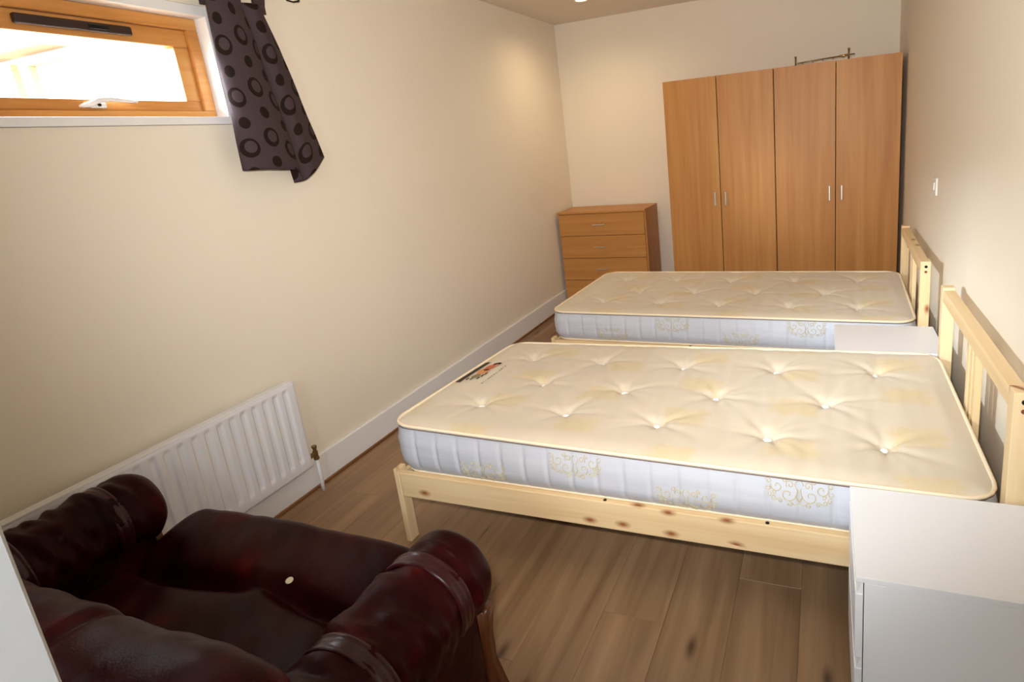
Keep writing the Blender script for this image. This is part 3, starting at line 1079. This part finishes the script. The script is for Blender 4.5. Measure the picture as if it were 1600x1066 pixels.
# ------------------------------------------------------------------ radiator
def radiator():
    y0, y1, z0, z1 = -4.42, -3.322, 0.152, 0.552
    xf = 0.085
    r = empty('radiator', (0.06, (y0 + y1) / 2, z0))
    q = base_of(r)
    bm = bmesh.new()
    pitch, first = 0.0487, -3.371
    ys = []
    n = int((y1 - y0) / 0.0035)
    for k in range(n + 1):
        ys.append(y0 + (y1 - y0) * k / n)
    zs = [z0, z0 + 0.02, z0 + 0.036, z0 + 0.042, z0 + 0.048, z0 + 0.054, z0 + 0.060] + [z0 + 0.06 + (z1 - z0 - 0.10) * k / 6 for k in range(1, 6)] + \
         [z1 - 0.040, z1 - 0.034, z1 - 0.028, z1 - 0.022, z1 - 0.016, z1 - 0.008, z1]

    def smooth(a):
        a = max(0.0, min(1.0, a))
        return a * a * (3 - 2 * a)

    grid = []
    for z in zs:
        row = []
        for y in ys:
            ph = ((y - first) / pitch + 0.5) % 1.0 - 0.5
            kk = (y - first) / pitch
            dd = abs(ph) * pitch
            ch = smooth((0.0135 - dd) / 0.006) if (kk < 0.5 and y > y0 + 0.03) else 0.0
            zz = smooth((z - (z0 + 0.034)) / 0.018) * smooth(((z1 - 0.014) - z) / 0.018)
            edge = smooth((y1 - y) / 0.006) * smooth((y - y0) / 0.006) * smooth((z1 - z + 0.002) / 0.006) * smooth((z - z0 + 0.002) / 0.006)
            row.append(bm.verts.new(Vector((xf - 0.004 * (1 - edge) - 0.0075 * ch * zz, y, z)) - q))
        grid.append(row)
    for a in range(len(zs) - 1):
        for b in range(len(ys) - 1):
            bm.faces.new((grid[a][b], grid[a][b + 1], grid[a + 1][b + 1], grid[a + 1][b]))
    from_bm('front_panel', bm, 'radiator_white', r, True)
    box('rear_panel', (0.052, y0 + 0.002, z0 + 0.002), (0.074, y1 - 0.002, z1 - 0.002), 'radiator_white', r, 0.003)
    box('top_rim', (0.046, y0, z1 - 0.004), (xf - 0.002, y1, z1 + 0.006), 'radiator_white', r, 0.003)
    box('end_cap', (0.050, y1 - 0.003, z0 + 0.004), (xf - 0.003, y1 + 0.002, z1 - 0.004), 'radiator_white', r, 0.002)
    for yy in (y0 + 0.2, y1 - 0.2):
        box('wall_bracket', (0.0005, yy - 0.015, 0.25), (0.052, yy + 0.015, 0.50), 'radiator_white', r, 0.002)
    vb = bmesh.new()
    P = lambda a, b, c: Vector((a, b, c)) - q
    sweep(vb, [P(0.066, y1 - 0.004, 0.190), P(0.066, y1 + 0.014, 0.190), P(0.066, y1 + 0.020, 0.190), P(0.066, y1 + 0.046, 0.190)], [0.012, 0.012, 0.009, 0.009], 8)
    sweep(vb, [P(0.066, y1 + 0.040, 0.160), P(0.066, y1 + 0.040, 0.172), P(0.066, y1 + 0.040, 0.173), P(0.066, y1 + 0.040, 0.200), P(0.066, y1 + 0.040, 0.201), P(0.066, y1 + 0.040, 0.216)],
          [0.012, 0.012, 0.010, 0.011, 0.0075, 0.0075], 8)
    vlv = from_bm('valve', vb, 'old_brass', r)
    disc('valve_cap', (0.066, y1 + 0.040, 0.221), (0, 0, 1), 0.011, 0.012, 'old_brass', vlv, 8)
    tube('pipe', [(0.066, y1 + 0.040, 0.162), (0.066, y1 + 0.040, 0.06), (0.066, y1 + 0.040, 0.001)], 0.0085, 'radiator_white', r)
    tag(r, 'white panel radiator with vertical flutes low on the left wall', 'radiator')


radiator()


# ------------------------------------------------------------------ curtain on its rod
def curtain():
    rod_x, rod_z = 0.085, 2.165
    rr = empty('curtain_rod', (rod_x, -3.6, rod_z))
    tube('rod', [(rod_x, -4.30, rod_z), (rod_x, -2.99, rod_z)], 0.008, 'black_metal', rr)
    tube('finial', [(rod_x, -2.99, rod_z), (rod_x, -2.965, rod_z - 0.012), (rod_x, -2.955, rod_z - 0.034), (rod_x, -2.935, rod_z - 0.048),
                    (rod_x, -2.905, rod_z - 0.050), (rod_x, -2.875, rod_z - 0.042), (rod_x, -2.868, rod_z - 0.024), (rod_x, -2.885, rod_z - 0.012), (rod_x, -2.902, rod_z - 0.020)],
         [0.006, 0.0045, 0.004, 0.0035, 0.0035, 0.0045, 0.004, 0.004, 0.004], 'black_metal', rr, 8)
    for yy in (-4.2, -3.02):
        br = box('bracket', (0.0005, yy - 0.006, rod_z - 0.012), (rod_x - 0.004, yy + 0.006, rod_z - 0.002), 'black_metal', rr, 0.002)
    tag(rr, 'black metal curtain rod with scrolled finial above the window', 'curtain rod')

    r = empty('curtain', (0.08, -3.15, 1.38))
    q = base_of(r)
    # cross-section of the hanging cloth: (y, x) at top and bottom, left to right
    top = [(-3.268, 0.045), (-3.303, 0.080), (-3.280, 0.100), (-3.235, 0.108), (-3.190, 0.100), (-3.168, 0.076), (-3.176, 0.060), (-3.150, 0.076), (-3.118, 0.092), (-3.085, 0.084), (-3.070, 0.070)]
    bot = [(-3.280, 0.045), (-3.318, 0.086), (-3.270, 0.122), (-3.195, 0.132), (-3.105, 0.122), (-3.045, 0.086), (-3.065, 0.052), (-3.015, 0.064), (-2.980, 0.082), (-2.930, 0.072), (-2.880, 0.056)]
    hem = [1.452, 1.440, 1.438, 1.432, 1.422, 1.384, 1.370, 1.376, 1.404, 1.436, 1.468]

    def cr(pts, t):
        n = len(pts) - 1
        s = max(0, min(n - 1, int(t * n)))
        f = t * n - s
        P = [pts[max(0, s - 1)], pts[s], pts[s + 1], pts[min(n, s + 2)]]
        return [0.5 * ((2 * P[1][k]) + (-P[0][k] + P[2][k]) * f + (2 * P[0][k] - 5 * P[1][k] + 4 * P[2][k] - P[3][k]) * f * f + (-P[0][k] + 3 * P[1][k] - 3 * P[2][k] + P[3][k]) * f ** 3) for k in range(len(P[0]))]

    nu, nv = 96, 60
    ztop = 2.075
    bm = bmesh.new()
    uvl = bm.loops.layers.uv.new('UVMap')
    # cloth width measured along the lower edge
    arc = [0.0]
    pp = None
    for i_ in range(nu + 1):
        c = Vector(cr(bot, i_ / nu))
        if pp is not None:
            arc.append(arc[-1] + (c - pp).length)
        pp = c
    grid, uvs = [], {}
    for j in range(nv + 1):
        v = j / nv
        row = []
        for i_ in range(nu + 1):
            u = i_ / nu
            a, b = cr(top, u), cr(bot, u)
            e = v ** 0.85
            hz = cr([(h,) for h in hem], u)[0]
            y = a[0] + (b[0] - a[0]) * e + 0.006 * noise.noise(Vector((u * 4, v * 3, 2)))
            x_ = a[1] + (b[1] - a[1]) * e + 0.008 * noise.noise(Vector((u * 5, v * 3.5, 7)))
            z = ztop + (hz - ztop) * v
            vt = bm.verts.new(Vector((x_, y, z)) - q)
            uvs[vt] = (arc[i_] + 0.05, (1 - v) * 0.64 + 0.11)
            row.append(vt)
        grid.append(row)
    for j in range(nv):
        for i_ in range(nu):
            f = bm.faces.new((grid[j][i_], grid[j + 1][i_], grid[j + 1][i_ + 1], grid[j][i_ + 1]))
            for lp in f.loops:
                lp[uvl].uv = uvs[lp.vert]
    me = bpy.data.meshes.new('cloth')
    bm.to_mesh(me)
    bm.free()
    o = link('cloth', me, 'curtain_print', r, True)
    sol = o.modifiers.new('thickness', 'SOLIDIFY')
    sol.thickness = 0.0022
    sol.offset = 0
    # tab tops looped over the rod
    for u in (0.06, 0.36, 0.62, 0.94):
        a = cr(top, u)
        bm = bmesh.new()
        uvl = bm.loops.layers.uv.new('UVMap')
        prof = [(a[1], ztop - 0.03), (a[1], ztop), (rod_x + 0.012, rod_z - 0.02), (rod_x + 0.011, rod_z), (rod_x + 0.006, rod_z + 0.009), (rod_x - 0.006, rod_z + 0.009), (rod_x - 0.011, rod_z), (rod_x - 0.012, rod_z - 0.02), (a[1] - 0.004, ztop), (a[1] - 0.004, ztop - 0.03)]
        w_ = 0.026
        A = [bm.verts.new(Vector((px, a[0] - w_, pz)) - q) for px, pz in prof]
        B = [bm.verts.new(Vector((px, a[0] + w_, pz)) - q) for px, pz in prof]
        for k in range(len(prof) - 1):
            f = bm.faces.new((A[k], A[k + 1], B[k + 1], B[k]))
            for lp, t_ in zip(f.loops, ((0.01, 0.14), (0.01, 0.15), (0.02, 0.15), (0.02, 0.14))):
                lp[uvl].uv = t_
        me = bpy.data.meshes.new('tab')
        bm.to_mesh(me)
        bm.free()
        o = link('tab', me, 'curtain_print', r)
        s2 = o.modifiers.new('thickness', 'SOLIDIFY')
        s2.thickness = 0.002
    tag(r, 'short dark brown curtain with circle print hanging beside the window', 'curtain')


curtain()


# ------------------------------------------------------------------ armchair
def armchair():
    r = empty('armchair', (0.83, -4.33, 0))
    q = base_of(r)

    def surf(name, fn, nu, nv, mat='burgundy_leather', wrap=False, parent=r):
        """Parametric leather surface; fn(u, v) gives a world point."""
        bm = bmesh.new()
        g = []
        for j in range(nv + 1):
            g.append([bm.verts.new(Vector(fn(i_ / nu, j / nv)) - q) for i_ in range(nu if wrap else nu + 1)])
        for j in range(nv):
            for i_ in range(nu):
                a, b = i_, (i_ + 1) % nu if wrap else i_ + 1
                bm.faces.new((g[j][a], g[j][b], g[j + 1][b], g[j + 1][a]))
        bmesh.ops.remove_doubles(bm, verts=bm.verts, dist=0.0003)
        return from_bm(name, bm, mat, parent, True)

    def wr(x, y, z, k=1.0):
        return k * (0.006 * noise.noise(Vector((x * 9, y * 14, z * 9))) + 0.005 * noise.noise(Vector((x * 14, y * 42, z * 22 + 5))))

    # rolled arms: a sausage along y with a domed front, flattened underneath
    def arm(cx, side, name, lab):
        yb, yf = -4.66, -4.03
        rx, rz, cz = 0.107, 0.108, 0.497

        def fn(u, v):
            th = 2 * PI * u
            s = v
            y = yb + (yf - yb) * min(1.0, s / 0.82)
            k = 1.0
            if s > 0.82:
                t = (s - 0.82) / 0.18 * PI / 2
                y = yf - 0.055 + 0.055 * math.sin(t)
                k = max(0.0001, math.cos(t)) ** 0.55
            else:
                y = yb + (yf - 0.055 - yb) * (s / 0.82)
            if s < 0.04:
                k *= max(0.02, s / 0.04) ** 0.5
            # pinch at the two bands
            pin = 0.0
            for by in (-4.165, -4.385):
                pin += 0.006 * math.exp(-((y - by) / 0.022) ** 2)
            w = wr(cx + math.cos(th) * 0.1, y, math.sin(th) * 0.1, 2.3 if s < 0.78 else 0.6)
            rr = (1 - pin / 0.1) * k
            x = cx + (rx * rr + w) * math.cos(th) * 1.0
            z = cz + (rz * rr + w) * math.sin(th)
            return (x, y, z)

        a = surf(name, fn, 56, 90, wrap=True)
        # panel under the roll
        x0, x1 = cx - 0.075, cx + 0.075

        def pf(u, v):
            th = 2 * PI * u
            c, s = math.cos(th), math.sin(th)
            ex = 0.35
            px = cx + 0.078 * math.copysign(abs(c) ** ex, c)
            py = -4.345 + 0.275 * math.copysign(abs(s) ** ex, s)
            return (px, py, 0.07 + 0.37 * v)

        surf('arm_panel', pf, 48, 8, wrap=True)
        # stitched leather bands round the roll
        for by in (-4.165, -4.385):
            bm = bmesh.new()
            g = []
            prof = [(-0.020, -0.003), (-0.018, 0.0025), (-0.013, 0.003), (-0.010, 0.0005), (-0.006, 0.0015), (0.006, 0.0015), (0.010, 0.0005), (0.013, 0.003), (0.018, 0.0025), (0.020, -0.003)]
            n = 44
            for k in range(n + 1):
                th = -0.5 + (PI + 1.0) * k / n
                row = []
                for (dy, dr) in prof:
                    rr = 0.1075 + dr
                    row.append(bm.verts.new(Vector((cx + rr * math.cos(th), by + dy, cz + rr * 1.01 * math.sin(th))) - q))
                g.append(row)
            for k in range(n):
                for j in range(len(prof) - 1):
                    bm.faces.new((g[k][j], g[k][j + 1], g[k + 1][j + 1], g[k + 1][j]))
            bd = from_bm('arm_band', bm, 'leather_band', a, True)
            sb = bmesh.new()
            for k in range(40):
                th = -0.3 + (PI + 0.6) * k / 40
                rr = 0.1095
                mt = Matrix.Translation(Vector((cx + rr * math.cos(th), by, cz + rr * math.sin(th))) - q) @ Matrix.Rotation(-th + PI / 2, 4, 'Y')
                bmesh.ops.create_cube(sb, size=1, matrix=mt @ Matrix.Diagonal((0.005, 0.003, 0.0015, 1)))
            st = from_bm('stitching', sb, 'leather_band', a)
            st['kind'] = 'stuff'
        # timber front post with a scrolled foot
        pts = [(0.0, 0.00), (0.012, 0.04), (0.020, 0.10), (0.010, 0.17), (-0.006, 0.24), (-0.004, 0.32), (0.010, 0.40)]
        bm = bmesh.new()
        ring = []
        for (dx, z) in pts:
            wd = 0.040 + 0.022 * math.exp(-((z - 0.10) / 0.06) ** 2) + 0.012 * math.exp(-(z / 0.02) ** 2)
            cxx = cx + side * (0.030 + dx)
            ring.append([bm.verts.new(Vector(p) - q) for p in ((cxx - wd, -4.085, z), (cxx + wd, -4.085, z), (cxx + wd, -4.030, z), (cxx - wd, -4.030, z))])
        for k in range(len(ring) - 1):
            for j in range(4):
                bm.faces.new((ring[k][j], ring[k][(j + 1) % 4], ring[k + 1][(j + 1) % 4], ring[k + 1][j]))
        bm.faces.new(ring[0][::-1])
        bm.faces.new(ring[-1])
        bmesh.ops.bevel(bm, geom=[e for e in bm.edges if abs(e.verts[0].co.z - e.verts[1].co.z) > 0.01], offset=0.010, segments=3, affect='EDGES')
        from_bm('timber_post', bm, 'chair_timber', r, True)
        return a

    arm(1.388, 1, 'arm', '')
    arm(0.268, -1, 'arm', '')

    # seat: plump cushion reaching in front of the arms, with a deep crease across
    SX0, SX1, SY0, SY1 = 0.225, 1.285, -4.52, -3.895

    def seat(u, v):
        # v wraps from the lower front, over the front roll, back along the top
        x = SX0 + (SX1 - SX0) * u
        ex = min(1.0, min(u, 1 - u) / 0.14)
        rnd = math.sqrt(max(0.0, 1 - (1 - ex) ** 2))
        R = 0.075
        if v < 0.10:
            y, z = SY1 - 0.03, 0.13 + (0.36 - R - 0.13) * (v / 0.10)
        elif v < 0.34:
            a = (v - 0.10) / 0.24 * PI * 0.5
            y, z = SY1 - R + R * math.cos(a) - 0.03 * (1 - math.sin(a)), 0.36 - R + (R + 0.02) * math.sin(a) + 0.035 * math.sin(a)
        else:
            f = (v - 0.34) / 0.66
            y = SY1 - R + (SY0 - (SY1 - R)) * f
            z = 0.415 - 0.045 * f
        top = 1.0 if v > 0.2 else 0.0
        # the crease and its puckers
        yc = -4.155 + 0.012 * math.sin(x * 9)
        d = y - yc
        dip = 0.045 * math.exp(-(d / 0.022) ** 2) + 0.022 * math.exp(-(d / 0.07) ** 2)
        gap = 1 - 0.75 * math.exp(-((x - 0.84) / 0.08) ** 2)
        z -= top * dip * gap
        z += top * 0.022 * math.sin(PI * u) * (1 if d > 0 else 0.5)
        z += top * (0.010 * noise.noise(Vector((x * 5, y * 3, 1.0))) + 0.006 * noise.noise(Vector((x * 14 + y * 8, y * 5, 4.0))))
        z = z * (0.25 + 0.75 * rnd) if z > 0.2 else z
        y = (y - 0.10 * (1 - rnd)) if y > -4.0 else y
        return (x, y, max(z, 0.10))

    surf('seat_cushion', seat, 90, 100)
    # base frame under the seat
    box('seat_base', (0.30, -4.60, 0.075), (1.34, -3.985, 0.30), 'burgundy_leather', r, 0.02, 3)

    # backrest: thick rolled slab across the chair
    def back(u, v):
        x = 0.185 + (1.475 - 0.185) * u
        ex = min(1.0, min(u, 1 - u) / 0.085)
        rnd = max(0.02, math.sqrt(max(0.0, 1 - (1 - ex) ** 2)))
        a = v * 2 * PI
        ztop = 0.660 + 0.085 * rnd
        cz = (0.16 + ztop) / 2
        hz = (ztop - 0.16) / 2
        c, s = math.cos(a), math.sin(a)
        y = -4.615 + (0.112 * (0.55 + 0.45 * rnd)) * math.copysign(abs(c) ** 0.75, c)
        z = cz + hz * math.copysign(abs(s) ** 0.45, s)
        y += 0.05 * (0.7 - z) * 0.6                      # reclines
        if z > 0.62:
            y += 0.020 * math.sin((z - 0.62) / 0.16 * PI / 2)
        tuck = 0.018 * math.exp(-((x - 1.06 + 0.5 * (z - 0.7)) / 0.018) ** 2) * (1 if z > 0.6 else 0)
        w = 0.010 * noise.noise(Vector((x * 5, y * 9, z * 6))) + 0.005 * noise.noise(Vector((x * 17, y * 9, z * 5 + 3)))
        return (x, y + w * c, z + w * s - tuck)

    surf('backrest', back, 90, 96)
    for xx in (0.30, 1.36):
        box('rear_foot', (xx - 0.03, -4.66, 0.0), (xx + 0.03, -4.60, 0.09), 'chair_timber', r, 0.006)
    tag(r, 'dark burgundy leather armchair with rolled arms in the foreground', 'armchair')


armchair()

# pale coin on the seat
cn = disc('coin', (0.955, -4.150, 0.445), (0.15, -0.25, 1), 0.0092, 0.0025, 'coin_metal', None, 24)
tag(cn, 'small pale round coin lying in the armchair seat crease', 'coin')

# ------------------------------------------------------------------ white column beside the camera, standing in for an unidentified upright
ex, ey = 1.565, -4.788                      # its front edge
dn = Vector((-0.288, -0.958, 0.0))          # its face runs back from that edge
col = bmesh.new()
bmesh.ops.create_cube(col, size=1)
bmesh.ops.scale(col, vec=(0.12, 0.07, H), verts=col.verts)
bmesh.ops.bevel(col, geom=[e for e in col.edges if abs(e.verts[0].co.z - e.verts[1].co.z) > 1], offset=0.002, segments=2, affect='EDGES')
bmesh.ops.translate(col, vec=(0.06, -0.035, H / 2), verts=col.verts)
pillar = structure(from_bm('trim_6', col, 'door_white'), 'white column standing in for an unidentified upright at the lower left edge')
pillar.rotation_euler.z = math.atan2(dn.y, dn.x)
yl = Vector((-math.sin(pillar.rotation_euler.z), math.cos(pillar.rotation_euler.z), 0))
pillar.location = Vector((ex, ey, 0)) + (yl * 0.0 if yl.x > 0 else yl * 0.07)
structure(box('trim_3', (1.27, YN, 0.0), (1.33, YN + 0.016, 2.10), 'white_gloss', None, 0.004))
structure(box('trim_4', (2.09, YN, 0.0), (2.15, YN + 0.016, 2.10), 'white_gloss', None, 0.004))
structure(box('trim_5', (1.33, YN, 2.04), (2.09, YN + 0.016, 2.10), 'white_gloss', None, 0.004))


# ------------------------------------------------------------------ ceiling lights
def downlight(x, y, label):
    r = empty('ceiling_light', (x, y, H))
    bm = bmesh.new()
    q = base_of(r)
    n = 32
    prof = [(0.050, 0.0), (0.056, -0.002), (0.056, -0.006), (0.050, -0.010), (0.042, -0.008), (0.040, -0.001)]
    g = [[bm.verts.new((rr * math.cos(2 * PI * k / n), rr * math.sin(2 * PI * k / n), zz)) for rr, zz in prof] for k in range(n)]
    for k in range(n):
        for j in range(len(prof) - 1):
            bm.faces.new((g[k][j], g[k][j + 1], g[(k + 1) % n][j + 1], g[(k + 1) % n][j]))
    from_bm('rim', bm, 'white_gloss', r, True)
    disc('lens', (x, y, H - 0.004), (0, 0, 1), 0.041, 0.006, 'lamp_lens', r, 28)
    tag(r, label, 'ceiling light', 'recessed ceiling lights')


downlight(0.55, -0.72, 'small glowing recessed ceiling light before the back wall')
